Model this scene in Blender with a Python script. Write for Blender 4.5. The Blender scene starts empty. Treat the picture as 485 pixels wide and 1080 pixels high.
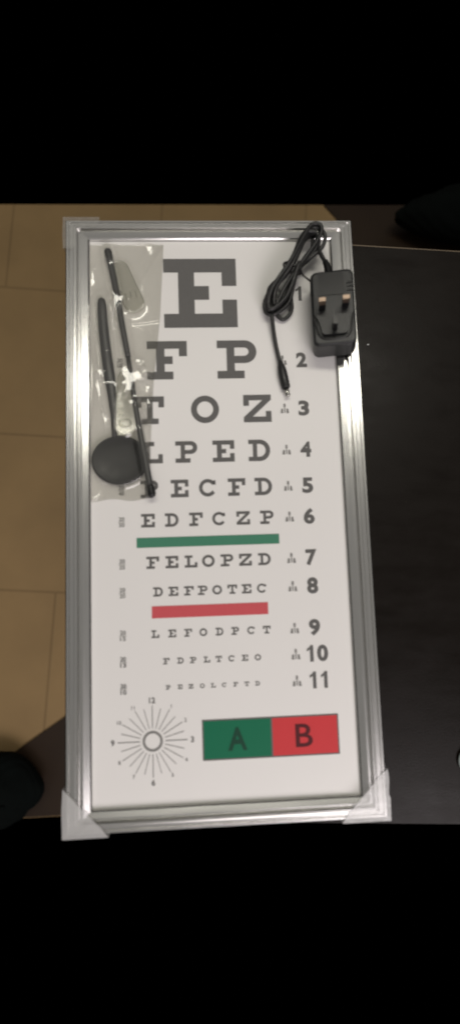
import bpy, bmesh, math, random
from mathutils import Matrix, Vector
random.seed(7)
scene = bpy.context.scene
COL = scene.collection

# ------------------------------------------------------------------ camera, world, lamps, exposure
cam = bpy.data.cameras.new("camera")
cam_o = bpy.data.objects.new("camera", cam)
COL.objects.link(cam_o)
cam_o.location = (-0.01363, -0.05830, 1.27811)
cam_o.rotation_euler = (0.10276, -0.04557, -0.03308)
cam.sensor_fit = 'VERTICAL'
cam.sensor_height = 36.0
cam.sensor_width = 36.0
cam.lens = 36.0 * 520.0 / 1080.0
cam.clip_start = 0.01
cam.clip_end = 200.0
cam.dof.use_dof = True
cam.dof.focus_distance = 0.67
cam.dof.aperture_fstop = 2.0
scene.camera = cam_o

world = bpy.data.worlds.new("World")
scene.world = world
world.use_nodes = True
world.node_tree.nodes["Background"].inputs[0].default_value = (0, 0, 0, 1)
world.node_tree.nodes["Background"].inputs[1].default_value = 0.0

scene.view_settings.view_transform = 'Standard'
scene.view_settings.look = 'None'
scene.view_settings.exposure = 0.0
scene.view_settings.gamma = 1.0
scene.cycles.transparent_max_bounces = 24


def area(name, loc, target, sx, sy, power, col):
    l = bpy.data.lights.new(name, 'AREA')
    l.shape = 'RECTANGLE'
    l.size, l.size_y = sx, sy
    l.energy = power
    l.color = col
    o = bpy.data.objects.new(name, l)
    COL.objects.link(o)
    o.location = loc
    d = Vector(target) - Vector(loc)
    o.rotation_euler = d.to_track_quat('-Z', 'Y').to_euler()
    return o


area("ceiling_lamp", (0.16, 0.80, 2.60), (0.16, 0.79, 0.0), 1.30, 0.26, 12.0, (1.0, 0.96, 0.84))
area("front_fill", (0.50, -1.35, 1.80), (0.0, -0.15, 0.75), 1.2, 0.9, 19.0, (1.0, 0.92, 0.935))  # added fill that brightens the lower panel, not a known window
area("overhead_fill", (0.1, 0.1, 3.0), (0.1, 0.1, 0.0), 8.0, 8.0, 44.0, (1.0, 0.96, 0.90))  # added overhead fill so the metal frame has something to reflect


# ------------------------------------------------------------------ helpers
def lin(r, g, b):
    f = lambda c: (c / 255 / 12.92) if c / 255 <= 0.04045 else ((c / 255 + 0.055) / 1.055) ** 2.4
    return (f(r), f(g), f(b), 1.0)


def mat(name, col, rough=0.5, metal=0.0, spec=0.5, var=0.0, vscale=60.0, bump=0.0, bscale=200.0,
        stretch=(1, 1, 1), rvar=0.0, coat=0.0):
    m = bpy.data.materials.new(name)
    m.use_nodes = True
    nt = m.node_tree
    b = nt.nodes["Principled BSDF"]
    b.inputs["Base Color"].default_value = col
    b.inputs["Roughness"].default_value = rough
    b.inputs["Metallic"].default_value = metal
    b.inputs["Specular IOR Level"].default_value = spec
    b.inputs["Coat Weight"].default_value = coat
    tc = nt.nodes.new("ShaderNodeTexCoord")
    mp = nt.nodes.new("ShaderNodeMapping")
    mp.inputs["Scale"].default_value = stretch
    nt.links.new(tc.outputs["Object"], mp.inputs["Vector"])
    if var > 0 or rvar > 0:
        n = nt.nodes.new("ShaderNodeTexNoise")
        n.inputs["Scale"].default_value = vscale
        n.inputs["Detail"].default_value = 5.0
        nt.links.new(mp.outputs[0], n.inputs["Vector"])
        if var > 0:
            mx = nt.nodes.new("ShaderNodeMix")
            mx.data_type = 'RGBA'
            mx.inputs[6].default_value = tuple(max(0, c * (1 - var)) for c in col[:3]) + (1,)
            mx.inputs[7].default_value = tuple(min(1, c * (1 + var)) for c in col[:3]) + (1,)
            nt.links.new(n.outputs["Fac"], mx.inputs[0])
            nt.links.new(mx.outputs[2], b.inputs["Base Color"])
        if rvar > 0:
            mr = nt.nodes.new("ShaderNodeMapRange")
            mr.inputs[1].default_value = 0.3
            mr.inputs[2].default_value = 0.7
            mr.inputs[3].default_value = max(0.02, rough - rvar)
            mr.inputs[4].default_value = rough + rvar
            nt.links.new(n.outputs["Fac"], mr.inputs[0])
            nt.links.new(mr.outputs[0], b.inputs["Roughness"])
    if bump > 0:
        n2 = nt.nodes.new("ShaderNodeTexNoise")
        n2.inputs["Scale"].default_value = bscale
        n2.inputs["Detail"].default_value = 4.0
        nt.links.new(mp.outputs[0], n2.inputs["Vector"])
        bp = nt.nodes.new("ShaderNodeBump")
        bp.inputs["Strength"].default_value = bump
        bp.inputs["Distance"].default_value = 0.001
        nt.links.new(n2.outputs["Fac"], bp.inputs["Height"])
        nt.links.new(bp.outputs[0], b.inputs["Normal"])
    return m


def film(name, tint, rough, base_fac, haze=0.0, haze_col=(0.8, 0.8, 0.8, 1), bump=0.0, bscale=120.0, edge=0.5):
    """thin clear or frosted plastic: see-through, glossy at grazing angles, a little milky"""
    m = bpy.data.materials.new(name)
    m.use_nodes = True
    nt = m.node_tree
    nt.nodes.remove(nt.nodes["Principled BSDF"])
    out = nt.nodes["Material Output"]
    tr = nt.nodes.new("ShaderNodeBsdfTransparent")
    tr.inputs[0].default_value = tint
    df = nt.nodes.new("ShaderNodeBsdfDiffuse")
    df.inputs[0].default_value = haze_col
    gl = nt.nodes.new("ShaderNodeBsdfGlossy")
    gl.inputs["Color"].default_value = (1, 1, 1, 1)
    gl.inputs["Roughness"].default_value = rough
    m1 = nt.nodes.new("ShaderNodeMixShader")
    m1.inputs[0].default_value = haze
    nt.links.new(tr.outputs[0], m1.inputs[1])
    nt.links.new(df.outputs[0], m1.inputs[2])
    lw = nt.nodes.new("ShaderNodeLayerWeight")
    lw.inputs[0].default_value = 0.25
    ma = nt.nodes.new("ShaderNodeMath")
    ma.operation = 'MULTIPLY_ADD'
    ma.inputs[1].default_value = edge
    ma.inputs[2].default_value = base_fac
    ma.use_clamp = True
    nt.links.new(lw.outputs["Facing"], ma.inputs[0])
    m2 = nt.nodes.new("ShaderNodeMixShader")
    nt.links.new(ma.outputs[0], m2.inputs[0])
    nt.links.new(m1.outputs[0], m2.inputs[1])
    nt.links.new(gl.outputs[0], m2.inputs[2])
    if bump > 0:
        tc = nt.nodes.new("ShaderNodeTexCoord")
        n2 = nt.nodes.new("ShaderNodeTexNoise")
        n2.inputs["Scale"].default_value = bscale
        n2.inputs["Detail"].default_value = 3.0
        nt.links.new(tc.outputs["Object"], n2.inputs["Vector"])
        bp = nt.nodes.new("ShaderNodeBump")
        bp.inputs["Strength"].default_value = bump
        bp.inputs["Distance"].default_value = 0.002
        nt.links.new(n2.outputs["Fac"], bp.inputs["Height"])
        nt.links.new(bp.outputs[0], gl.inputs["Normal"])
        nt.links.new(bp.outputs[0], lw.inputs["Normal"])
    nt.links.new(m2.outputs[0], out.inputs[0])
    return m


INV = {}


def thing(name, label, cat, loc=(0, 0, 0), rot=(0, 0, 0), group=None):
    o = bpy.data.objects.new(name, None)
    o.empty_display_size = 0.05
    COL.objects.link(o)
    o.location = loc
    o.rotation_euler = rot
    o["label"] = label
    o["category"] = cat
    if group:
        o["group"] = group
    from mathutils import Euler
    INV[o] = (Matrix.Translation(loc) @ Euler(rot).to_matrix().to_4x4()).inverted()
    return o


def obj(name, bm, m, parent=None, smooth=False, local=False):
    """link a bmesh as ONE mesh object; world coordinates are moved into the parent's space"""
    if parent is not None:
        if not local:
            bm.transform(INV[parent])
    bmesh.ops.recalc_face_normals(bm, faces=bm.faces[:])
    me = bpy.data.meshes.new(name)
    bm.to_mesh(me)
    bm.free()
    me.materials.append(m)
    if smooth:
        for p in me.polygons:
            p.use_smooth = True
    o = bpy.data.objects.new(name, me)
    COL.objects.link(o)
    if parent is not None:
        o.parent = parent
        INV[o] = INV[parent]
    return o


def tag(o, label, cat, group=None):
    o["label"] = label
    o["category"] = cat
    if group:
        o["group"] = group
    return o


def prism(bm, pts, z0, z1):
    lo = [bm.verts.new((x, y, z0)) for x, y in pts]
    hi = [bm.verts.new((x, y, z1)) for x, y in pts]
    n = len(pts)
    bm.faces.new(hi)
    bm.faces.new(lo[::-1])
    for i in range(n):
        bm.faces.new((lo[i], lo[(i + 1) % n], hi[(i + 1) % n], hi[i]))


def box(bm, x0, x1, y0, y1, z0, z1):
    prism(bm, [(x0, y0), (x1, y0), (x1, y1), (x0, y1)], z0, z1)


def bevel(bm, w, seg=2, ang=0.5):
    es = [e for e in bm.edges if len(e.link_faces) == 2 and e.calc_face_angle(0) > ang]
    bmesh.ops.bevel(bm, geom=es, offset=w, segments=seg, profile=0.5, affect='EDGES')


def catmull(pts, n=8):
    P = [Vector(p) for p in pts]
    P = [P[0] * 2 - P[1]] + P + [P[-1] * 2 - P[-2]]
    out = []
    for i in range(1, len(P) - 2):
        a, b, c, d = P[i - 1:i + 3]
        for k in range(n):
            t = k / n
            out.append(0.5 * ((2 * b) + (c - a) * t + (2 * a - 5 * b + 4 * c - d) * t * t + (3 * b - a - 3 * c + d) * t ** 3))
    out.append(P[-2])
    return out


def tube(bm, pts, radii, seg=12, flat=1.0, cap=True):
    """round bar along a polyline, radius per point; rounded caps come from small end radii"""
    n = len(pts)
    pts = [Vector(p) for p in pts]
    if not hasattr(radii, '__len__'):
        radii = [radii] * n
    up = Vector((0, 0, 1))
    rings = []
    prev = None
    for i, p in enumerate(pts):
        d = (pts[min(i + 1, n - 1)] - pts[max(i - 1, 0)]).normalized()
        if prev is None:
            s = d.cross(up)
            if s.length < 1e-4:
                s = d.cross(Vector((0, 1, 0)))
            s.normalize()
        else:
            s = (prev - d * prev.dot(d)).normalized()
        prev = s
        t = s.cross(d).normalized()
        rings.append([bm.verts.new(p + (s * math.cos(a) + t * math.sin(a) * flat) * radii[i])
                      for a in [2 * math.pi * k / seg for k in range(seg)]])
    for a, b in zip(rings, rings[1:]):
        for k in range(seg):
            bm.faces.new((a[k], a[(k + 1) % seg], b[(k + 1) % seg], b[k]))
    if cap:
        bm.faces.new(rings[0][::-1])
        bm.faces.new(rings[-1])


def rounded_bar(bm, p, q, r0, r1, seg=14, flat=1.0):
    p, q = Vector(p), Vector(q)
    d = (q - p).normalized()
    pts, rad = [], []
    for k in range(6):
        a = math.pi / 2 * k / 5
        pts.append(p - d * r0 * math.cos(a) + d * r0); rad.append(max(r0 * math.sin(a), r0 * 0.06))
    for k in range(5, -1, -1):
        a = math.pi / 2 * k / 5
        pts.append(q + d * r1 * math.cos(a) - d * r1); rad.append(max(r1 * math.sin(a), r1 * 0.06))
    tube(bm, pts, rad, seg, flat)


# ------------------------------------------------------------------ materials
M_alu = mat("brushed_aluminium", (0.72, 0.715, 0.70, 1), 0.21, 1.0, var=0.015, vscale=25, rvar=0.015, bump=0.003,
            bscale=300, stretch=(12, 0.6, 1))
M_alux = mat("brushed_aluminium_across", (0.72, 0.715, 0.70, 1), 0.21, 1.0, var=0.015, vscale=25, rvar=0.015, bump=0.003,
             bscale=300, stretch=(0.6, 12, 1))
M_panel = mat("white_acrylic", (0.83, 0.815, 0.795, 1), 0.42, spec=0.40, var=0.015, vscale=9)
M_ink = mat("grey_ink", (0.130, 0.127, 0.123, 1), 0.55, spec=0.25, var=0.08, vscale=300)
M_inkl = mat("pale_grey_ink", (0.24, 0.235, 0.225, 1), 0.55, spec=0.25)
M_green = mat("green_print", lin(70, 132, 106), 0.55, spec=0.25, var=0.03, vscale=80)
M_red = mat("red_print", lin(205, 88, 94), 0.55, spec=0.25, var=0.03, vscale=80)
M_greenb = mat("deep_green_print", lin(8, 108, 76), 0.55, spec=0.25, var=0.03, vscale=80)
M_redb = mat("bright_red_print", lin(206, 60, 64), 0.55, spec=0.25, var=0.03, vscale=80)
M_inkg = mat("dark_green_ink", lin(14, 66, 48), 0.55, spec=0.25)
M_inkr = mat("dark_red_ink", lin(84, 22, 28), 0.55, spec=0.25)
M_black = mat("black_plastic", lin(24, 25, 26), 0.36, var=0.12, vscale=120, bump=0.12, bscale=1400)
M_blackg = mat("glossy_black_plastic", lin(15, 15, 16), 0.28, var=0.1, vscale=120)
M_cable = mat("cable_rubber", lin(36, 36, 36), 0.42, var=0.15, vscale=150, rvar=0.08)
M_occ = mat("occluder_plastic", lin(17, 18, 19), 0.45, var=0.15, vscale=90, rvar=0.06)
M_rod = mat("dark_rod", lin(58, 58, 58), 0.35, var=0.2, vscale=60, rvar=0.08)
M_brass = mat("brass", (0.40, 0.30, 0.23, 1), 0.45, 1.0, var=0.12, vscale=500)
M_steel = mat("steel", (0.55, 0.54, 0.51, 1), 0.25, 1.0, var=0.1, vscale=500)
M_bag = film("clear_bag_film", (0.965, 0.962, 0.945, 1), 0.10, 0.055, haze=0.03, haze_col=(0.62, 0.61, 0.56, 1), edge=0.30)
M_tab = film("clear_plastic", (0.90, 0.90, 0.87, 1), 0.12, 0.05, haze=0.09, haze_col=(0.80, 0.79, 0.75, 1), edge=0.6)
M_guard = film("frosted_wrap", (0.95, 0.95, 0.95, 1), 0.4, 0.05, haze=0.40, haze_col=(0.85, 0.85, 0.84, 1), bump=0.4, bscale=160)
M_guardt = film("clear_wrap", (0.96, 0.96, 0.95, 1), 0.3, 0.05, haze=0.10, haze_col=(0.7, 0.69, 0.66, 1), bump=0.3, bscale=120)
M_cloth = mat("black_cloth", lin(11, 15, 14), 0.95, spec=0.1, var=0.3, vscale=18, bump=0.8, bscale=40)
M_white = mat("white_crumb", (0.7, 0.7, 0.66, 1), 0.7)
M_ring = mat("pale_metal", (0.22, 0.25, 0.24, 1), 0.45, 0.3, var=0.1, vscale=200)


def table_material():
    m = mat("dark_wood_laminate", lin(18, 13, 9), 0.36, spec=0.18, var=0.15, vscale=26, rvar=0.07, bump=0.10,
            bscale=260, stretch=(1, 2.5, 1))
    nt = m.node_tree
    b = nt.nodes["Principled BSDF"]
    src = b.inputs["Base Color"].links[0].from_socket
    tc = nt.nodes.new("ShaderNodeTexCoord")
    v = nt.nodes.new("ShaderNodeTexNoise")
    v.inputs["Scale"].default_value = 420
    v.inputs["Detail"].default_value = 2
    nt.links.new(tc.outputs["Object"], v.inputs["Vector"])
    r = nt.nodes.new("ShaderNodeValToRGB")
    r.color_ramp.elements[0].position = 0.70
    r.color_ramp.elements[1].position = 0.80
    nt.links.new(v.outputs["Fac"], r.inputs[0])
    mx = nt.nodes.new("ShaderNodeMix")
    mx.data_type = 'RGBA'
    nt.links.new(r.outputs[0], mx.inputs[0])
    nt.links.new(src, mx.inputs[6])
    mx.inputs[7].default_value = lin(40, 36, 31)
    nt.links.new(mx.outputs[2], b.inputs["Base Color"])
    return m


M_table = table_material()
M_tedge = mat("worn_table_edge", lin(98, 84, 66), 0.5, var=0.35, vscale=30)


def floor_material():
    m = bpy.data.materials.new("tan_floor_tiles")
    m.use_nodes = True
    nt = m.node_tree
    b = nt.nodes["Principled BSDF"]
    b.inputs["Roughness"].default_value = 0.5
    b.inputs["Specular IOR Level"].default_value = 0.3
    tc = nt.nodes.new("ShaderNodeTexCoord")
    mp = nt.nodes.new("ShaderNodeMapping")
    mp.vector_type = 'POINT'
    mp.inputs["Rotation"].default_value = (0, 0, math.radians(4.7))
    mp.inputs["Location"].default_value = FLOOR_SHIFT
    nt.links.new(tc.outputs["Object"], mp.inputs["Vector"])
    br = nt.nodes.new("ShaderNodeTexBrick")
    br.offset = 0.5
    br.inputs["Scale"].default_value = 1.0
    br.inputs["Brick Width"].default_value = 0.40
    br.inputs["Row Height"].default_value = 0.40
    br.inputs["Mortar Size"].default_value = 0.0035
    br.inputs["Mortar Smooth"].default_value = 0.3
    br.inputs["Color1"].default_value = (0.35, 0.232, 0.107, 1)
    br.inputs["Color2"].default_value = (0.335, 0.222, 0.102, 1)
    br.inputs["Mortar"].default_value = (0.265, 0.175, 0.080, 1)
    nt.links.new(mp.outputs[0], br.inputs["Vector"])
    n = nt.nodes.new("ShaderNodeTexNoise")
    n.inputs["Scale"].default_value = 7.0
    n.inputs["Detail"].default_value = 6.0
    nt.links.new(tc.outputs["Object"], n.inputs["Vector"])
    mr = nt.nodes.new("ShaderNodeMapRange")
    mr.inputs[3].default_value = 0.78
    mr.inputs[4].default_value = 1.18
    nt.links.new(n.outputs["Fac"], mr.inputs[0])
    hs = nt.nodes.new("ShaderNodeHueSaturation")
    nt.links.new(br.outputs["Color"], hs.inputs["Color"])
    nt.links.new(mr.outputs[0], hs.inputs["Value"])
    nt.links.new(hs.outputs[0], b.inputs["Base Color"])
    return m


FLOOR_SHIFT = (0.786, 0.152, 0.0)
M_floor = floor_material()
M_floorshade = mat("painted_floor_shade", lin(48, 35, 23), 0.5, spec=0.3, var=0.25, vscale=9)  # dark colour standing in for shade on the tiles

# ------------------------------------------------------------------ setting: floor
bm = bmesh.new()
box(bm, -0.95, 1.05, -0.655, 0.932, -0.05, 0.0)
o = obj("floor", bm, M_floor)
o["kind"] = "structure"
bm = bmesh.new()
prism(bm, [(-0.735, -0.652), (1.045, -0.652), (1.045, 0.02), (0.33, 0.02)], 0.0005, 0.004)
o = obj("floor_shade_patch", bm, M_floorshade)  # lower left floor shade, laid as a dark sheet
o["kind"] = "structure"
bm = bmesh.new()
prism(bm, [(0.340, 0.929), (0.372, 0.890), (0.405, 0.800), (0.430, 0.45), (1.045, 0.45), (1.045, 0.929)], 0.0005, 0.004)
o = obj("floor_shade_patch", bm, M_floorshade)  # floor shade behind the table, laid as a dark sheet
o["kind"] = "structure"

# ------------------------------------------------------------------ dark table
TR = math.radians(-3.7)
table = thing("table", "dark brown wooden table with a worn edge under the light box", "table", (0.37, -0.025, 0), (0, 0, TR))
bm = bmesh.new()
box(bm, -0.47, 0.50, -0.318, 0.3115, 0.722, 0.750)
bevel(bm, 0.0015, 2)
obj("tabletop", bm, M_table, table, local=True)
bm = bmesh.new()
box(bm, -0.468, 0.498, 0.3118, 0.3135, 0.7235, 0.7492)
obj("edge_strip", bm, M_tedge, table, local=True)
for sx in (-0.42, 0.45):
    for sy in (-0.27, 0.26):
        bm = bmesh.new()
        box(bm, sx - 0.022, sx + 0.022, sy - 0.022, sy + 0.022, 0.0045, 0.7215)
        bevel(bm, 0.003, 2)
        obj("leg", bm, M_table, table, local=True)
bm = bmesh.new()
box(bm, -0.397, 0.427, 0.252, 0.268, 0.64, 0.7215)
obj("apron", bm, M_table, table, local=True)

# ------------------------------------------------------------------ eye chart light box
OX, OY = 0.1535, 0.3085           # half outer size
chart = thing("eye_chart", "white letter eye chart light box in a silver aluminium frame", "eye chart", (0, 0, 0.750))
ZP = 0.775
PROFILE = [(0.0, 0.7515), (0.0, 0.7808), (0.0012, 0.7822), (0.0034, 0.7822), (0.0040, 0.7808), (0.0050, 0.7808),
           (0.0056, 0.7824), (0.0084, 0.7824), (0.0090, 0.7816), (0.0098, 0.7814), (0.0104, 0.7827), (0.0119, 0.7827),
           (0.0127, 0.7780), (0.0146, 0.7780), (0.0152, 0.7806), (0.0166, 0.7806), (0.0226, 0.7786), (0.0238, 0.7776), (0.0238, 0.7515)]


def rail(side):
    bm = bmesh.new()
    ends = []
    k = (OY - 0.2890) / 0.0238        # top and bottom rails are a little narrower
    for e in (-1, 1):
        ring = []
        for d, z in PROFILE:
            dx, dy = d, d * k
            if side in 'LR':
                s = -1 if side == 'L' else 1
                ring.append(bm.verts.new((s * (OX - dx), e * (OY - dy), z)))
            else:
                s = -1 if side == 'B' else 1
                ring.append(bm.verts.new((e * (OX - dx), s * (OY - dy), z)))
        ends.append(ring)
    n = len(PROFILE)
    for i in range(n):
        j = (i + 1) % n
        bm.faces.new((ends[0][i], ends[0][j], ends[1][j], ends[1][i]))
    bm.faces.new(ends[0])
    bm.faces.new(ends[1][::-1])
    return bm


for s in 'LRTB':
    obj("frame_rail", rail(s), M_alu if s in "LR" else M_alux, chart)
bm = bmesh.new()
box(bm, -OX + 0.003, OX - 0.003, -OY + 0.003, OY - 0.003, 0.7502, 0.7513)
obj("back_plate", bm, M_alu, chart)
bm = bmesh.new()
box(bm, -0.1295, 0.1295, -0.2888, 0.2888, 0.770, ZP)
panel = obj("chart_panel", bm, M_panel, chart)

# --- frosted plastic corner guards
def guard(poly, outer):
    """poly: outline of the top sheet; outer: indices of edges that fold down the sides of the box"""
    bm = bmesh.new()
    top = [bm.verts.new((x, y, 0.7836)) for x, y in poly]
    bm.faces.new(top)
    for i in outer:
        j = (i + 1) % len(poly)
        a = bm.verts.new((poly[i][0], poly[i][1], 0.752))
        b = bm.verts.new((poly[j][0], poly[j][1], 0.752))
        bm.faces.new((top[i], top[j], b, a))
    return bm


g = 0.0022
gx, gy = OX + g, OY + g
obj("corner_guard", guard([(gx, -gy), (gx + 0.0006, -0.290), (gx - 0.0008, -0.2865), (gx + 0.0004, -0.272), (gx - 0.0006, -0.263),
                           (0.150, -0.2672), (0.1395, -0.2775), (0.129, -0.288), (0.1155, -0.3015), (0.1085, -gy)], [0, 1, 2, 3, 9]), M_guard, chart)
obj("corner_guard", guard([(-gx, -gy), (-0.1130, -gy), (-0.1210, -0.3010), (-0.1360, -0.2865), (-0.1480, -0.2735), (-gx + 0.0004, -0.2660), (-gx - 0.0006, -0.285)], [0, 5, 6]), M_guard, chart)
obj("corner_guard", guard([(-gx, gy), (-gx - 0.0005, 0.290), (-gx + 0.0003, 0.2755), (-0.1430, 0.2750), (-0.1420, 0.3000), (-0.1180, 0.3010), (-0.1175, gy)], [0, 1, 6]), M_guardt, chart)

# --- printing: slab letters drawn on a 5 x 5 grid
def arc(cx, cy, rx, ry, a0, a1, n):
    return [(cx + rx * math.cos(math.radians(a0 + (a1 - a0) * k / n)), cy + ry * math.sin(math.radians(a0 + (a1 - a0) * k / n))) for k in range(n + 1)]


def R(x0, x1, y0, y1):
    return [(x0, y0), (x1, y0), (x1, y1), (x0, y1)]


def band(outer, inner):
    return [[outer[i], outer[i + 1], inner[i + 1], inner[i]] for i in range(len(outer) - 1)]


def letter(ch):
    if ch == 'E':
        return [R(0, 5, 4, 5), R(0, 5, 0, 1), R(1, 2.1, 1, 4), R(2.1, 3.1, 2, 3), R(4, 5, 3, 4), R(4, 5, 1, 2)]
    if ch == 'F':
        return [R(0, 5, 4, 5), R(1.15, 2.2, 1, 4), R(2.2, 3.2, 2, 3), R(4, 5, 3, 4), R(0, 3.25, 0, 1)]
    if ch == 'T':
        return [R(0, 5, 4, 5), R(2, 3, 1, 4), R(0, 1, 3, 4), R(4, 5, 3, 4), R(1, 4, 0, 1)]
    if ch == 'L':
        return [R(0, 3.1, 4, 5), R(1, 2.1, 1, 4), R(0, 5, 0, 1), R(4, 5, 1, 2.1)]
    if ch == 'Z':
        return [R(0, 5, 4, 5), R(0, 1, 3, 4), R(0, 5, 0, 1), R(4, 5, 1, 2), [(0.1, 1), (1.6, 1), (4.9, 4), (3.4, 4)]]
    if ch == 'P':
        o = arc(3.5, 3.5, 1.5, 1.5, 90, -90, 14)
        i = arc(3.4, 3.5, 0.6, 0.55, 90, -90, 14)
        return [R(0, 1.2, 4, 5), R(1.2, 2.2, 1, 5), [(2.2, 4.05), (3.4, 4.05), (3.5, 5), (2.2, 5)],
                [(2.2, 2), (3.5, 2), (3.4, 2.95), (2.2, 2.95)], R(0, 3.4, 0, 1)] + band(o, i)
    if ch == 'D':
        o = arc(2.6, 2.5, 2.4, 2.5, 90, -90, 18)
        i = arc(2.5, 2.5, 1.45, 1.5, 90, -90, 18)
        return [R(0, 1, 4, 5), R(0, 1, 0, 1), R(1, 2, 0, 5), [(2, 4), (2.5, 4), (2.6, 5), (2, 5)], [(2, 0), (2.6, 0), (2.5, 1), (2, 1)]] + band(o, i)
    if ch == 'O':
        return band(arc(2.5, 2.5, 2.5, 2.5, 0, 360, 36), arc(2.5, 2.5, 1.45, 1.45, 0, 360, 36))
    if ch == 'C':
        return band(arc(2.5, 2.5, 2.5, 2.5, 38, 322, 30), arc(2.5, 2.5, 1.5, 1.5, 28, 332, 30)) + [R(4.1, 4.75, 3.35, 4.6)]
    return []


ZI = ZP + 0.00025


def flat(bm, poly, z=ZI):
    bm.faces.new([bm.verts.new((x, y, z)) for x, y in poly])


# letters, x centres (mm), y centre (mm), size w, h (mm)
ROWS = [("E", [-13.0], 229.8, 78.0, 77.6),
        ("FP", [-49.9, 23.8], 155.4, 42.0, 41.8),
        ("TOZ", [-68.6, -11.5, 43.4], 101.5, 29.2, 29.5),
        ("LPED", [-67.6, -32.0, 6.4, 43.7], 56.6, 22.6, 22.7),
        ("PECFD", [-70.6, -39.8, -11.0, 18.8, 46.4], 18.5, 18.0, 18.2),
        ("EDFCZP", [-72.5, -48.5, -23.9, -0.4, 24.4, 48.7], -13.7, 13.8, 13.8),
        ("FELOPZD", [-68.4, -49.2, -30.0, -12.5, 6.3, 25.1, 44.5], -56.4, 12.8, 12.2),
        ("DEFPOTEC", [-63.7, -48.4, -32.9, -19.1, -4.5, 10.8, 25.2, 40.6], -85.7, 9.7, 9.2),
        ("LEFODPCT", [-67.1, -50.4, -34.6, -19.5, -3.4, 12.3, 28.3, 44.0], -127.1, 7.7, 7.6),
        ("FDPLTCEO", [-56.8, -42.9, -30.4, -16.7, -4.9, 7.8, 21.1, 34.0], -153.8, 6.3, 5.9),
        ("PEZOLCFTD", [-55.5, -43.8, -33.1, -21.9, -11.1, -0.3, 11.0, 22.1, 32.7], -179.0, 4.7, 4.2)]
for word, xs, y, w, h in ROWS:
    for ch, x in zip(word, xs):
        bm = bmesh.new()
        for poly in letter(ch):
            flat(bm, [((x - w / 2 + px * w / 5) / 1000, (y - h / 2 + py * h / 5) / 1000) for px, py in poly])
        bmesh.ops.remove_doubles(bm, verts=bm.verts[:], dist=1e-6)
        obj("letter", bm, M_ink, panel)


def text_bm(s, cx, cy, h, w=None, bold=0.0, z=ZI, rot=0.0):
    """sans text as a flat mesh, scaled to an exact cap height (and width), centred on a point; metres"""
    cu = bpy.data.curves.new("txt", 'FONT')
    cu.body = s
    cu.offset = bold
    cu.resolution_u = 4
    to = bpy.data.objects.new("txt", cu)
    COL.objects.link(to)
    dg = bpy.context.evaluated_depsgraph_get()
    dg.update()
    me = to.evaluated_get(dg).to_mesh()
    bm = bmesh.new()
    bm.from_mesh(me)
    to.evaluated_get(dg).to_mesh_clear()
    bpy.data.objects.remove(to)
    bpy.data.curves.remove(cu)
    xs = [v.co.x for v in bm.verts]; ys = [v.co.y for v in bm.verts]
    x0, x1, y0, y1 = min(xs), max(xs), min(ys), max(ys)
    sy = h / (y1 - y0)
    sx = sy if w is None else w / (x1 - x0)
    for v in bm.verts:
        v.co = ((v.co.x - (x0 + x1) / 2) * sx, (v.co.y - (y0 + y1) / 2) * sy, 0)
    bm.transform(Matrix.Translation((cx, cy, z)) @ Matrix.Rotation(rot, 4, 'Z'))
    return bm


def merge(bm, other):
    me = bpy.data.meshes.new("tmp")
    other.to_mesh(me)
    other.free()
    bm.from_mesh(me)
    bpy.data.meshes.remove(me)


NUM_Y = [228.4, 153.9, 101.0, 56.7, 18.5, -13.6, -56.1, -84.7, -126.6, -152.2, -178.2]
for i, y in enumerate(NUM_Y):
    s = str(i + 1)
    h = 16.4
    y /= 1000
    one = lambda bm, x: (flat(bm, [(x - 0.0004, y - 0.0082), (x + 0.0031, y - 0.0082), (x + 0.0031, y + 0.0082), (x + 0.0003, y + 0.0082), (x - 0.0004, y + 0.0068)]),
                         flat(bm, [(x - 0.0004, y + 0.0040), (x - 0.0004, y + 0.0068), (x - 0.0016, y + 0.0056), (x - 0.0034, y + 0.0047), (x - 0.0034, y + 0.0020)]))
    if s in ('1', '11'):
        bm = bmesh.new()
        for x in ((0.0930,) if s == '1' else (0.0885, 0.0998)):
            one(bm, x)
        obj("row_number", bm, M_ink, panel)
    elif s == '10':
        bm = text_bm("0", 0.0993, y, h / 1000, 0.0112, bold=0.045)
        one(bm, 0.0869)
        obj("row_number", bm, M_ink, panel)
    else:
        obj("row_number", text_bm(s, 0.0925, y, h / 1000, 0.0114, bold=0.045), M_ink, panel)

# acuity fraction at the left of each row, small distance mark at the right
FRAC = ["200", "100", "70", "50", "40", "30", "25", "20", "15", "13", "10"]
for i, y in enumerate(NUM_Y):
    y = y / 1000
    bm = text_bm("20", -0.099, y + 0.0021, 0.0042, 0.0058, bold=0.03)
    merge(bm, text_bm(FRAC[i], -0.099, y - 0.0039, 0.0042, 0.0058, bold=0.03))
    flat(bm, R(-0.1024, -0.0956, y - 0.0012, y - 0.0007), ZI)
    obj("acuity_fraction", bm, M_inkl if i < 9 else M_ink, panel)
    x = 0.0722
    bm = bmesh.new()
    flat(bm, R(x - 0.0011, x + 0.0011, y + 0.0010, y + 0.0050))
    flat(bm, R(x - 0.0006, x + 0.0006, y - 0.0048, y + 0.0004))
    for sx in (-1, 1):
        xx = x + sx * 0.0027
        flat(bm, [(xx - 0.0014 + sx * 0.0004, y - 0.0052), (xx + 0.0014 + sx * 0.0004, y - 0.0052), (xx + 0.0010, y - 0.0004), (xx - 0.0010, y - 0.0004)])
    obj("distance_mark", bm, M_inkl, panel)

bm = bmesh.new(); flat(bm, R(-0.0843, 0.0605, -0.0411, -0.0310)); obj("green_bar", bm, M_green, panel)
bm = bmesh.new(); flat(bm, R(-0.0702, 0.0462, -0.1117, -0.0998)); obj("red_bar", bm, M_red, panel)

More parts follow.
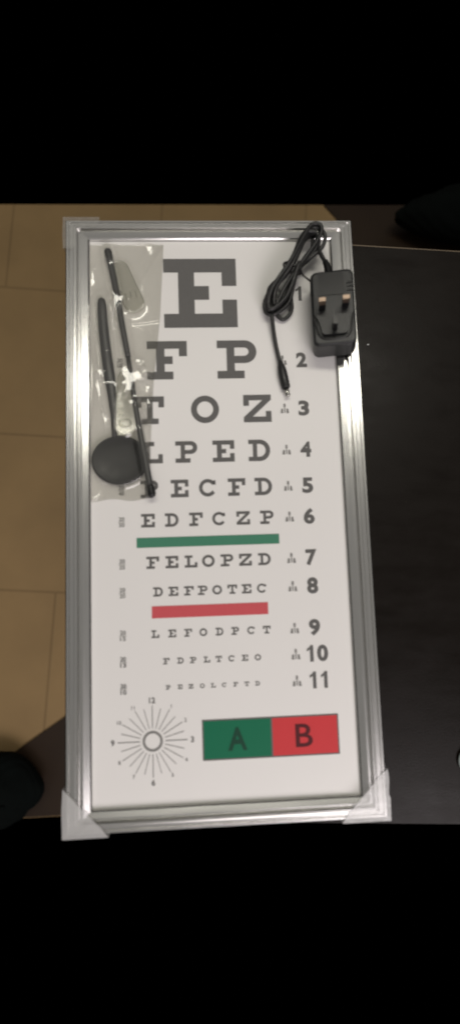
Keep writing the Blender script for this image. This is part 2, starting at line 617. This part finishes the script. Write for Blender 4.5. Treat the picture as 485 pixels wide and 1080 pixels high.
# green and red test block
bx0, bxm, bx1, by0, by1 = -0.0233, 0.0448, 0.1115, -0.2500, -0.2115
bm = bmesh.new()
e = 0.0014
for r in (R(bx0, bx1, by1 - e, by1), R(bx0, bx1, by0, by0 + e), R(bx0, bx0 + e, by0 + e, by1 - e), R(bx1 - e, bx1, by0 + e, by1 - e),
          R(bxm - e * 0.6, bxm + e * 0.6, by0 + e, by1 - e)):
    flat(bm, r)
obj("block_border", bm, M_ink, panel)
bm = bmesh.new(); flat(bm, R(bx0 + e, bxm - e * 0.6, by0 + e, by1 - e)); obj("green_block", bm, M_greenb, panel)
bm = bmesh.new(); flat(bm, R(bxm + e * 0.6, bx1 - e, by0 + e, by1 - e)); obj("red_block", bm, M_redb, panel)
obj("block_letter", text_bm("A", 0.0110, -0.2308, 0.0220, 0.0190, bold=0.028, z=ZI + 0.0002), M_inkg, panel)
obj("block_letter", text_bm("B", 0.0767, -0.2306, 0.0220, 0.0170, bold=0.012, z=ZI + 0.0002), M_inkr, panel)

# astigmatism dial
cx, cy = -0.0714, -0.2292
bm = bmesh.new()
for q in band(arc(cx, cy, 0.0098, 0.0098, 0, 360, 40), arc(cx, cy, 0.0073, 0.0073, 0, 360, 40)):
    flat(bm, q)
obj("dial_ring", bm, M_inkl, panel)
bm = bmesh.new()
for k in range(24):
    a = math.radians(15 * k)
    c, s = math.cos(a), math.sin(a)
    r0, r1, hw = 0.0122, (0.0338 if k % 2 == 0 else 0.0315), (0.00036 if k % 6 == 0 else 0.00028)
    flat(bm, [(cx + c * r0 + s * hw, cy + s * r0 - c * hw), (cx + c * r1 + s * hw, cy + s * r1 - c * hw),
              (cx + c * r1 - s * hw, cy + s * r1 + c * hw), (cx + c * r0 - s * hw, cy + s * r0 + c * hw)])
obj("dial_rays", bm, M_ink, panel)
for n in range(1, 13):
    a = math.radians(90 - 30 * n)
    big = n % 3 == 0
    h = 0.0056 if big else 0.0036
    r = 0.0385 if big else 0.0372
    obj("dial_number", text_bm(str(n), cx + math.cos(a) * r, cy + math.sin(a) * r, h, None, bold=0.03 if big else 0.01), M_ink, panel)

# ------------------------------------------------------------------ occluder paddle
occ = thing("occluder_paddle", "black round eye occluder paddle with long handle inside the clear bag", "occluder", (-0.100, 0.049, 0.7762))
bm = bmesh.new()
C0 = Vector((-0.0995, 0.0488, 0.7763))
N = 48
prof = [(0.90, 0.0), (0.97, 0.0006), (1.0, 0.0022), (0.985, 0.0042), (0.945, 0.0052), (0.90, 0.0050), (0.80, 0.0040), (0.5, 0.0031), (0.2, 0.0028)]
rings = []
for s, z in prof:
    rings.append([bm.verts.new((C0.x + 0.0288 * s * math.cos(2 * math.pi * k / N), C0.y + 0.0255 * s * math.sin(2 * math.pi * k / N), C0.z + z)) for k in range(N)])
for a, b in zip(rings, rings[1:]):
    for k in range(N):
        bm.faces.new((a[k], a[(k + 1) % N], b[(k + 1) % N], b[k]))
bm.faces.new(rings[0][::-1])
bm.faces.new(rings[-1])
obj("disc", bm, M_occ, occ, smooth=True)
bm = bmesh.new()
path = catmull([(-0.1168, 0.2225, 0.7796), (-0.1150, 0.190, 0.7796), (-0.1112, 0.153, 0.7796), (-0.1075, 0.124, 0.7796), (-0.1055, 0.098, 0.7795), (-0.1045, 0.0725, 0.7793)], 6)
rad = []
for i in range(len(path)):
    t = i / (len(path) - 1)
    r = 0.0048 + (0.0058 - 0.0048) * min(1, t / 0.5) if t < 0.5 else 0.0058 + (0.0028 - 0.0058) * min(1, (t - 0.5) / 0.36)
    rad.append(r)
for k, s in enumerate((0.35, 0.75, 0.92)):
    rad[k] *= s
path[1] = path[0].lerp(path[1], 0.35)
path[2] = path[0].lerp(path[2], 0.6)
tube(bm, path, rad, 16, flat=0.62)
obj("handle", bm, M_rod, occ, smooth=True)

# ------------------------------------------------------------------ pointer rod
rodt = thing("pointer_rod", "thin dark pointer rod with a rounded tip inside the clear bag", "pointer", (-0.09, 0.15, 0.776))
rp = [Vector(p) for p in [(-0.1085, 0.268, 0.7798), (-0.1045, 0.248, 0.7800), (-0.1000, 0.222, 0.7804), (-0.0955, 0.193, 0.7810), (-0.0895, 0.157, 0.7818)]]
bm = bmesh.new()
pp = catmull(rp, 6)
tube(bm, pp, [0.0036 - 0.0007 * i / len(pp) for i in range(len(pp))], 14)
obj("upper_shaft", bm, M_rod, rodt, smooth=True)
bm = bmesh.new()
pp = catmull([(-0.0895, 0.157, 0.7818), (-0.0820, 0.101, 0.7830), (-0.0740, 0.052, 0.7838), (-0.0683, 0.018, 0.7844)], 6)
tube(bm, pp, [0.0024 + 0.0011 * i / len(pp) for i in range(len(pp))], 14)
obj("lower_shaft", bm, M_rod, rodt, smooth=True)
bm = bmesh.new()
rounded_bar(bm, (-0.0692, 0.0235, 0.7843), (-0.0665, 0.0085, 0.7846), 0.0040, 0.0041)
obj("end_cap", bm, M_occ, rodt, smooth=True)
bm = bmesh.new()
rounded_bar(bm, (-0.1102, 0.2775, 0.7800), (-0.1072, 0.2625, 0.7800), 0.0041, 0.0036)
obj("tip", bm, M_occ, rodt, smooth=True)

# ------------------------------------------------------------------ clear hanging tabs in the bag
def tab(name, label, cx, cy, w, length, rot, z, slots, tilt=0.0):
    t = thing(name, label, "hanger tab", (cx, cy, z), (tilt, 0.05, rot), "clear plastic tabs in the bag")
    bm = bmesh.new()
    r = w / 2
    out = arc(0, 0, r, r, 180, 360, 18) + arc(0, length, r * 0.8, r * 0.8, 0, 180, 14)
    prism(bm, out, 0, 0.0012)
    obj("plate", bm, M_tab, t, local=True)
    bm = bmesh.new()
    pts = [Vector((x, y, 0.0010)) for x, y in out + out[:1]]
    tube(bm, pts, 0.0007, 8)
    obj("rim", bm, M_tab, t, local=True, smooth=True)
    bm = bmesh.new()
    if slots:
        for k in range(3):
            x = -0.0055 + 0.0055 * k
            tube(bm, [Vector((x - 0.0008, 0.004 + 0.002 * (k % 2), 0.0018)), Vector((x + 0.0006, 0.0115, 0.0018))], 0.0007, 8)
        obj("slots", bm, M_tab, t, local=True)
    else:
        pts = [Vector((x, y, 0.0018)) for x, y in arc(0, 0.0015, 0.0058, 0.0042, 0, 360, 24)]
        tube(bm, pts, 0.0009, 8)
        obj("ring", bm, M_tab, t, local=True, smooth=True)
    return t


tab("hanger_tab", "clear plastic tab with small slots near the top of the bag", -0.0835, 0.2185, 0.0215, 0.040, 0.35, 0.7764, True)
tab("hanger_tab", "clear plastic tab with a ring beside the occluder disc in the bag", -0.0930, 0.0845, 0.0215, 0.050, -0.02, 0.7828, False, -0.085)

# ------------------------------------------------------------------ clear bag
def seg_d(p, a, b):
    ax, ay = a; bx_, by_ = b
    dx, dy = bx_ - ax, by_ - ay
    t = max(0, min(1, ((p[0] - ax) * dx + (p[1] - ay) * dy) / (dx * dx + dy * dy)))
    return math.hypot(p[0] - ax - t * dx, p[1] - ay - t * dy)


def item_h(x, y):
    h = 0.7766
    q = math.hypot((x + 0.0995) / 0.0295, (y - 0.0488) / 0.0262)
    if q < 1.0:
        h = max(h, 0.7825)
    d = seg_d((x, y), (-0.093, 0.0845), (-0.094, 0.137))
    if d < 0.0115:
        h = max(h, 0.7858 - 0.075 * max(0, y - 0.0845) - 0.10 * max(0, x + 0.094))
    for a, b, r, z in (((-0.1168, 0.222), (-0.1112, 0.153), 0.0060, 0.7838), ((-0.1112, 0.153), (-0.1045, 0.073), 0.0060, 0.7838),
                       ((-0.110, 0.276), (-0.0955, 0.193), 0.0045, 0.7850), ((-0.0955, 0.193), (-0.0820, 0.101), 0.0040, 0.7858),
                       ((-0.0820, 0.101), (-0.0665, 0.009), 0.0050, 0.7892), 
                       ((-0.0835, 0.2185), (-0.0975, 0.255), 0.0115, 0.7790)):
        if seg_d((x, y), a, b) < r:
            h = max(h, z)
    return h


EDGE_R = [(0.2830, -0.0510), (0.204, -0.0560), (0.132, -0.0640), (0.072, -0.0680), (0.007, -0.0700)]


def right_edge(y):
    for (ya, xa), (yb, xb) in zip(EDGE_R, EDGE_R[1:]):
        if y >= yb:
            t = (ya - y) / (ya - yb)
            return xa + (xb - xa) * t
    return EDGE_R[-1][1]


def item_top(x, y):
    return max(item_h(x + a, y + b) for a in (-0.004, 0, 0.004) for b in (-0.004, 0, 0.004))


def bag_mesh():
    NX, NY = 110, 330
    X = [[0] * (NX + 1) for _ in range(NY + 1)]; Y = [[0] * (NX + 1) for _ in range(NY + 1)]
    Zm = [[0] * (NX + 1) for _ in range(NY + 1)]
    rnd = random.Random(11)
    creases = []
    for _ in range(22):
        px, py = rnd.uniform(-0.127, -0.058), rnd.uniform(0.02, 0.275)
        if math.hypot(px + 0.0995, py - 0.0488) < 0.040:
            continue
        a = rnd.choice([rnd.gauss(1.45, 0.25), rnd.uniform(0, math.pi)])
        L = rnd.uniform(0.012, 0.040)
        creases.append(((px - math.cos(a) * L / 2, py - math.sin(a) * L / 2), (px + math.cos(a) * L / 2, py + math.sin(a) * L / 2),
                        rnd.uniform(0.0002, 0.0007), rnd.uniform(0.0014, 0.0034)))
    # glints shaped into the film, flat facets sloped to mirror the lamp: centre, half sizes, turn, slope in x and y
    facets = [(-0.0990, 0.2176, 0.0052, 0.0040, 0.7, -0.156, 0.098), (-0.0673, 0.2790, 0.0050, 0.0022, -0.8, -0.120, 0.160),
              (-0.0850, 0.1290, 0.0110, 0.0065, 0.8, -0.140, 0.004), (-0.0691, 0.1085, 0.0022, 0.0034, 0.1, -0.119, -0.020),
              (-0.0856, 0.1048, 0.0026, 0.0036, 0.2, -0.140, -0.024), (-0.1264, 0.2451, 0.0016, 0.0100, -0.1, -0.190, 0.125),
              (-0.1200, 0.1235, 0.0015, 0.0120, 0.1, -0.184, -0.005), (-0.1130, 0.0900, 0.0014, 0.0080, 0.3, -0.176, -0.045),
              (-0.0730, 0.1405, 0.0030, 0.0022, 0.3, -0.126, 0.017), (-0.1235, 0.0120, 0.0016, 0.0060, -0.9, -0.191, -0.130),
              (-0.0905, 0.2020, 0.0022, 0.0030, -0.6, -0.145, 0.080), (-0.0740, 0.2320, 0.0012, 0.0045, 0.0, -0.125, 0.115),
              (-0.0790, 0.1530, 0.0030, 0.0022, 0.2, -0.132, 0.033), (-0.0670, 0.0900, 0.0012, 0.0040, 0.1, -0.116, -0.042),
              (-0.0700, 0.1220, 0.0020, 0.0052, -0.3, -0.121, -0.004), (-0.0640, 0.1400, 0.0030, 0.0022, 0.6, -0.112, 0.016),
              (-0.0820, 0.0790, 0.0034, 0.0012, -0.3, -0.135, -0.053), (-0.1170, 0.1380, 0.0026, 0.0040, 0.3, -0.180, 0.013)]
    for j in range(NY + 1):
        y = 0.2845 - (0.2845 - 0.008) * j / NY
        xr = right_edge(y)
        xl = -0.1292
        for i in range(NX + 1):
            x = xl + (xr - xl) * i / NX
            yy = y + 0.0012 * math.sin(x * 160) * (1 if j in (0, NY) else 0)
            X[j][i], Y[j][i] = x, yy
            Zm[j][i] = item_h(x, yy)
    base = [r[:] for r in Zm]
    for it in range(40):                     # drape: relax but stay above the things inside
        Z2 = [r[:] for r in Zm]
        for j in range(1, NY):
            for i in range(1, NX):
                a = (Zm[j - 1][i] + Zm[j + 1][i] + Zm[j][i - 1] + Zm[j][i + 1]) / 4
                Z2[j][i] = max(a, base[j][i])
        Zm = Z2
    bm = bmesh.new()
    V = []
    for j in range(NY + 1):
        row = []
        for i in range(NX + 1):
            x, y = X[j][i], Y[j][i]
            z = Zm[j][i]
            edge = min(1.0, min(i, NX - i) / 3.0, min(j, NY - j) / 3.0)
            for a, b, hh, ww in creases:
                d = seg_d((x, y), a, b)
                if d < ww:
                    z += hh * (1 - d / ww) * edge
            ex = min(1.0, min(i, NX - i) / 14.0)
            z += ex * (2 - ex) * 0.095 * max(0.0, 0.062 - math.sqrt((y - 0.127) ** 2 + 0.0015 ** 2))     # hump shaped to keep the lamp's reflection off the handle
            for fx, fy, ra, rb, tu, gx_, gy_ in facets:
                ddx, ddy = x - fx, y - fy
                if abs(ddx) + abs(ddy) > 0.03:
                    continue
                u = (ddx * math.cos(tu) + ddy * math.sin(tu)) / ra
                v = (-ddx * math.sin(tu) + ddy * math.cos(tu)) / rb
                q = math.hypot(u, v) if ra < 0.004 else 1.15 * max(-v, 0.8 * u + 0.45 * v, -0.9 * u + 0.5 * v)
                q *= 1 + 0.28 * math.sin(5 * math.atan2(v, u) + 400 * fx) + 0.15 * math.sin(11 * math.atan2(v, u) + 900 * fy)
                if q < 1.6:
                    w = 1 if q < 1 else (1.6 - q) / 0.6
                    zf = 0.0008 + ra * 0.10 + 0.095 * max(0.0, 0.062 - abs(fy - 0.127)) + item_top(fx, fy) + gx_ * ddx + gy_ * ddy
                    z = z * (1 - w) + max(zf, base[j][i]) * w
            z += 0.00001 * math.sin(x * 420 + 3 * math.sin(y * 130)) * math.sin(y * 260 + 2 * math.sin(x * 300)) * edge + 0.0003 * edge
            if edge == 0:
                z = 0.77605
            row.append(bm.verts.new((x, y, z)))
        V.append(row)
    for j in range(NY):
        for i in range(NX):
            bm.faces.new((V[j][i], V[j][i + 1], V[j + 1][i + 1], V[j + 1][i]))
    # under sheet, joined along the rim
    rim = [V[0][i] for i in range(NX + 1)] + [V[j][NX] for j in range(1, NY + 1)] + [V[NY][i] for i in range(NX - 1, -1, -1)] + [V[j][0] for j in range(NY - 1, 0, -1)]
    low = [bm.verts.new((v.co.x, v.co.y, 0.77575)) for v in rim]
    n = len(rim)
    for k in range(n):
        bm.faces.new((rim[k], rim[(k + 1) % n], low[(k + 1) % n], low[k]))
    bm.faces.new(low[::-1])
    return bm


bag = obj("plastic_bag", bag_mesh(), M_bag, smooth=True)
tag(bag, "crumpled clear plastic bag lying on the upper left of the eye chart", "bag")

# ------------------------------------------------------------------ power adapter
AD_T = math.radians(-12)
ad = thing("power_adapter", "black three-pin power adapter with bundled cable on the chart's upper right corner", "power adapter",
           (0.1265, 0.1940, 0.7802), (0, AD_T, 0))
bm = bmesh.new()
box(bm, -0.0215, 0.0215, -0.0395, 0.0395, 0.0, 0.031)
vert = [e for e in bm.edges if abs(e.verts[0].co.z - e.verts[1].co.z) > 0.02]
bmesh.ops.bevel(bm, geom=vert, offset=0.0065, segments=5, profile=0.5, affect='EDGES')
tope = [e for e in bm.edges if e.calc_face_angle(0) > 0.9]
bmesh.ops.bevel(bm, geom=tope, offset=0.0028, segments=4, profile=0.5, affect='EDGES')
obj("body", bm, M_black, ad, local=True)
bm = bmesh.new()
box(bm, -0.0130, 0.0115, 0.0125, 0.0355, 0.0312, 0.0317)
obj("latch_panel", bm, M_blackg, ad, local=True)
for k in range(3):
    bm = bmesh.new()
    box(bm, 0.0145, 0.0205, 0.0155 + 0.004 * k, 0.0172 + 0.004 * k, 0.0290, 0.0322)
    bevel(bm, 0.0004, 2)
    obj("grip_rib", bm, M_blackg, ad, local=True)
bm = bmesh.new()
outl = [(-0.0165, 0.0100), (0.0165, 0.0100), (0.0170, -0.0105), (0.0148, -0.0165), (0.0130, -0.0235)] + arc(0.0085, -0.0245, 0.0045, 0.0055, 0, -90, 6) \
    + arc(-0.0085, -0.0245, 0.0045, 0.0055, 270, 180, 6) + [(-0.0148, -0.0165), (-0.0170, -0.0105)]
prism(bm, outl, 0.0310, 0.0350)
bevel(bm, 0.0007, 2)
obj("plug_plate", bm, M_black, ad, local=True)
bm = bmesh.new()      # U shaped rim round the lower half of the plug plate
path = [(-0.0195, -0.0085), (-0.0178, -0.0165), (-0.0158, -0.0265), (-0.0105, -0.0325), (0, -0.0335), (0.0105, -0.0325), (0.0158, -0.0265), (0.0178, -0.0165), (0.0195, -0.0085)]
pp = catmull([(x, y, 0.0310) for x, y in path], 5)
tube(bm, pp, 0.0013, 8)
obj("plug_rim", bm, M_blackg, ad, local=True, smooth=True)
for px in (-0.0113, 0.0113):
    bm = bmesh.new()
    box(bm, px - 0.0032, px + 0.0032, -0.0040, 0.0000, 0.0348, 0.0440)
    pin = obj("pin", bm, M_blackg, ad, local=True)
    bm = bmesh.new()
    box(bm, px - 0.00315, px + 0.00315, -0.00395, -0.00005, 0.0441, 0.0518)
    bevel(bm, 0.0006, 2)
    obj("brass_tip", bm, M_brass, pin, local=True)
bm = bmesh.new()
box(bm, -0.0022, 0.0022, -0.0268, -0.0188, 0.0348, 0.0500)
bevel(bm, 0.0007, 2)
obj("earth_pin", bm, M_blackg, ad, local=True)
bm = bmesh.new()
box(bm, -0.0008, 0.0008, -0.0150, -0.0050, 0.0350, 0.0356)
obj("plate_ridge", bm, M_blackg, ad, local=True)

# cable: strain relief at the body, six-strand bundle tied at the waist, lead to the barrel plug
bm = bmesh.new()
pp = catmull([(0.1215, 0.2310, 0.7965), (0.1210, 0.2390, 0.7965), (0.1200, 0.2460, 0.7965), (0.1180, 0.2520, 0.7960)], 4)
tube(bm, pp, [0.0050 - 0.0020 * i / (len(pp) - 1) for i in range(len(pp))], 14)
obj("strain_relief", bm, M_blackg, ad, smooth=True)
rnd = random.Random(5)
pts = [(0.1185, 0.2505, 0.7960), (0.1150, 0.2600, 0.7945), (0.1130, 0.2675, 0.7930)]
turns = [  # right side of the top loop, apex, left side of the top loop, waist, left of lower loop, apex, right of lower loop, waist
    dict(tr=(116, 279), ta=(112, 289), tl=(101, 284), w1=(83, 248), bl=(58, 223), ba=(57, 204), br=(76, 214), w2=(87, 246), z=786),
    dict(tr=(114, 274), ta=(109, 287), tl=(98, 279), w1=(81, 246), bl=(55, 216), ba=(60, 200), br=(79, 212), w2=(90, 245), z=789),
    dict(tr=(110, 268), ta=(115, 292), tl=(95, 276), w1=(79, 244), bl=(60, 226), ba=(61, 206), br=(72, 216), w2=(86, 243), z=792),
    dict(tr=(104, 262), ta=(107, 293), tl=(91, 268), w1=(77, 243), bl=(63, 228), ba=(65, 202), br=(75, 220), w2=(89, 247), z=788),
    dict(tr=(117, 270), ta=(118, 286), tl=(104, 287), w1=(84, 250), bl=(66, 226), ba=(66, 207), br=(80, 222), w2=(92, 249), z=794),
    dict(tr=(108, 272), ta=(112, 283), tl=(97, 282), w1=(80, 250), bl=(57, 219), ba=(63, 205), br=(74, 224), w2=(88, 244), z=795),
    dict(tr=(113, 277), ta=(115, 290), tl=(103, 289), w1=(82, 252), bl=(61, 222), ba=(59, 202), br=(77, 217), w2=(91, 250), z=797),
]
first = True
for t in turns:
    z = t['z'] / 1000
    j = lambda: rnd.uniform(-0.0006, 0.0006)
    seq = ['tr', 'ta', 'tl', 'w1', 'bl', 'ba', 'br', 'w2']
    for k in seq:
        zz = z + {'tr': 0.000, 'ta': 0.001, 'tl': 0.0005, 'w1': 0.001, 'bl': -0.004, 'ba': -0.006, 'br': -0.004, 'w2': 0.0}[k]
        if k == 'tr' and first:
            first = False
            continue
        pts.append((t[k][0] / 1000 + j(), t[k][1] / 1000 + j(), zz + j()))
# last half turn: the small stray loop, then the lead down to the plug
pts += [(0.083, 0.226, 0.7860), (0.0835, 0.207, 0.7800), (0.0745, 0.1975, 0.7785), (0.0665, 0.2030, 0.7800), (0.0630, 0.2060, 0.7830), (0.0618, 0.198, 0.7835),
        (0.0640, 0.178, 0.7800), (0.0668, 0.160, 0.7792), (0.0692, 0.149, 0.7794)]
bm = bmesh.new()
tube(bm, catmull(pts, 9), 0.00215, 10)
obj("cable", bm, M_cable, ad, smooth=True)
bm = bmesh.new()
wp = []
for k in range(40):                                    # wire tie wound twice round the waist
    a = 4 * math.pi * k / 39
    u = math.cos(a) * 0.0112
    wp.append((0.0850 + u * 0.82, 0.2475 - u * 0.42 + 0.0025 * k / 39, 0.7885 + 0.0075 * math.sin(a)))
wp += [(0.0955, 0.2400, 0.7905), (0.1010, 0.2355, 0.7900), (0.1035, 0.2335, 0.7895)]
tube(bm, catmull(wp, 3), 0.0010, 8)
obj("cable_tie", bm, M_blackg, ad, smooth=True)
bm = bmesh.new()
d0, d1 = Vector((0.0688, 0.1510, 0.7794)), Vector((0.0738, 0.1215, 0.7800))
rr = [0.0024, 0.0028, 0.0040, 0.0048, 0.0049, 0.0048, 0.0047, 0.0042]
tube(bm, [d0.lerp(d1, t) for t in (0, 0.10, 0.22, 0.40, 0.6, 0.8, 0.97, 1.0)], rr, 16)
barrel = obj("barrel_plug", bm, M_cable, ad, smooth=True)
bm = bmesh.new()
dd = (d1 - d0).normalized()
tube(bm, [d1, d1 + dd * 0.009, d1 + dd * 0.0094], [0.00275, 0.00275, 0.0022], 16)
obj("metal_tip", bm, M_steel, barrel, smooth=True)

# ------------------------------------------------------------------ dark things round the table, small bits
def lump(cx, cy, z0, rx, ry, h, seed, m, name):
    bm = bmesh.new()
    bmesh.ops.create_icosphere(bm, subdivisions=5, radius=1.0)
    r = random.Random(seed)
    ph = [r.uniform(0, 6.28) for _ in range(6)]
    for v in bm.verts:
        n = v.co.copy()
        f = 1 + 0.035 * math.sin(4 * n.x + ph[0] + 2 * n.z) + 0.03 * math.sin(6 * n.y + ph[1] + 3 * n.x) + 0.015 * math.sin(13 * n.x + 9 * n.y + ph[2])
        f += 0.010 * math.sin(21 * n.z + 6 * math.sin(5 * n.x + ph[3]))
        z = n.z * f
        if z < 0:
            z *= 0.9
        q = (1 - abs(n.z) ** 3 * 0.1)
        v.co = (cx + rx * n.x * f * q, cy + ry * n.y * f * q, max(z0, z0 + h * 0.45 + z * h * 0.55))
    return obj(name, bm, m, smooth=True)


big = thing("carry_bag", "large slumped black bag on the floor behind the dark table", "bag", (0.80, 0.845, 0.0045))
b1 = lump(0.80, 0.845, 0.0045, 0.285, 0.08, 0.15, 3, M_cloth, "bag_body")
b1.data.transform(INV[big]); b1.parent = big
bm = bmesh.new()
hp = catmull([(0.70, 0.84, 0.135), (0.71, 0.81, 0.150), (0.75, 0.79, 0.135), (0.81, 0.79, 0.140), (0.86, 0.81, 0.150), (0.88, 0.84, 0.135)], 6)
tube(bm, hp, 0.009, 10, flat=0.5)
obj("strap", bm, M_cloth, big, smooth=True)
sm = thing("cloth_pouch", "small rounded black cloth pouch on the floor left of the eye chart", "pouch", (-0.525, -0.565, 0.004))
s1 = lump(-0.525, -0.565, 0.0045, 0.118, 0.082, 0.10, 8, M_cloth, "pouch_body")
s1.data.transform(INV[sm]); s1.parent = sm
bm = bmesh.new()
tube(bm, catmull([(-0.60, -0.575, 0.085), (-0.56, -0.58, 0.1060), (-0.52, -0.585, 0.1080), (-0.48, -0.585, 0.095)], 6), 0.004, 8)
obj("drawstring", bm, M_cloth, sm, smooth=True)

bm = bmesh.new()
pts = [Vector((0.2508 + 0.0088 * math.cos(a), -0.2725 + 0.0105 * math.sin(a), 0.7522)) for a in [2 * math.pi * k / 40 for k in range(41)]]
tube(bm, pts, 0.0013, 10)
tag(obj("metal_ring", bm, M_ring, smooth=True), "small pale metal ring lying on the dark table at the right edge", "ring")
bm = bmesh.new()
bmesh.ops.create_icosphere(bm, subdivisions=2, radius=0.0008)
for v in bm.verts:
    v.co = (0.1742 + v.co.x * 1.6 + rnd.uniform(-2e-4, 2e-4), 0.1810 + v.co.y * 0.7 + rnd.uniform(-2e-4, 2e-4), 0.7509 + v.co.z * 0.7)
tag(obj("paper_crumb", bm, M_white), "tiny white crumb on the dark table beside the power adapter", "crumb")
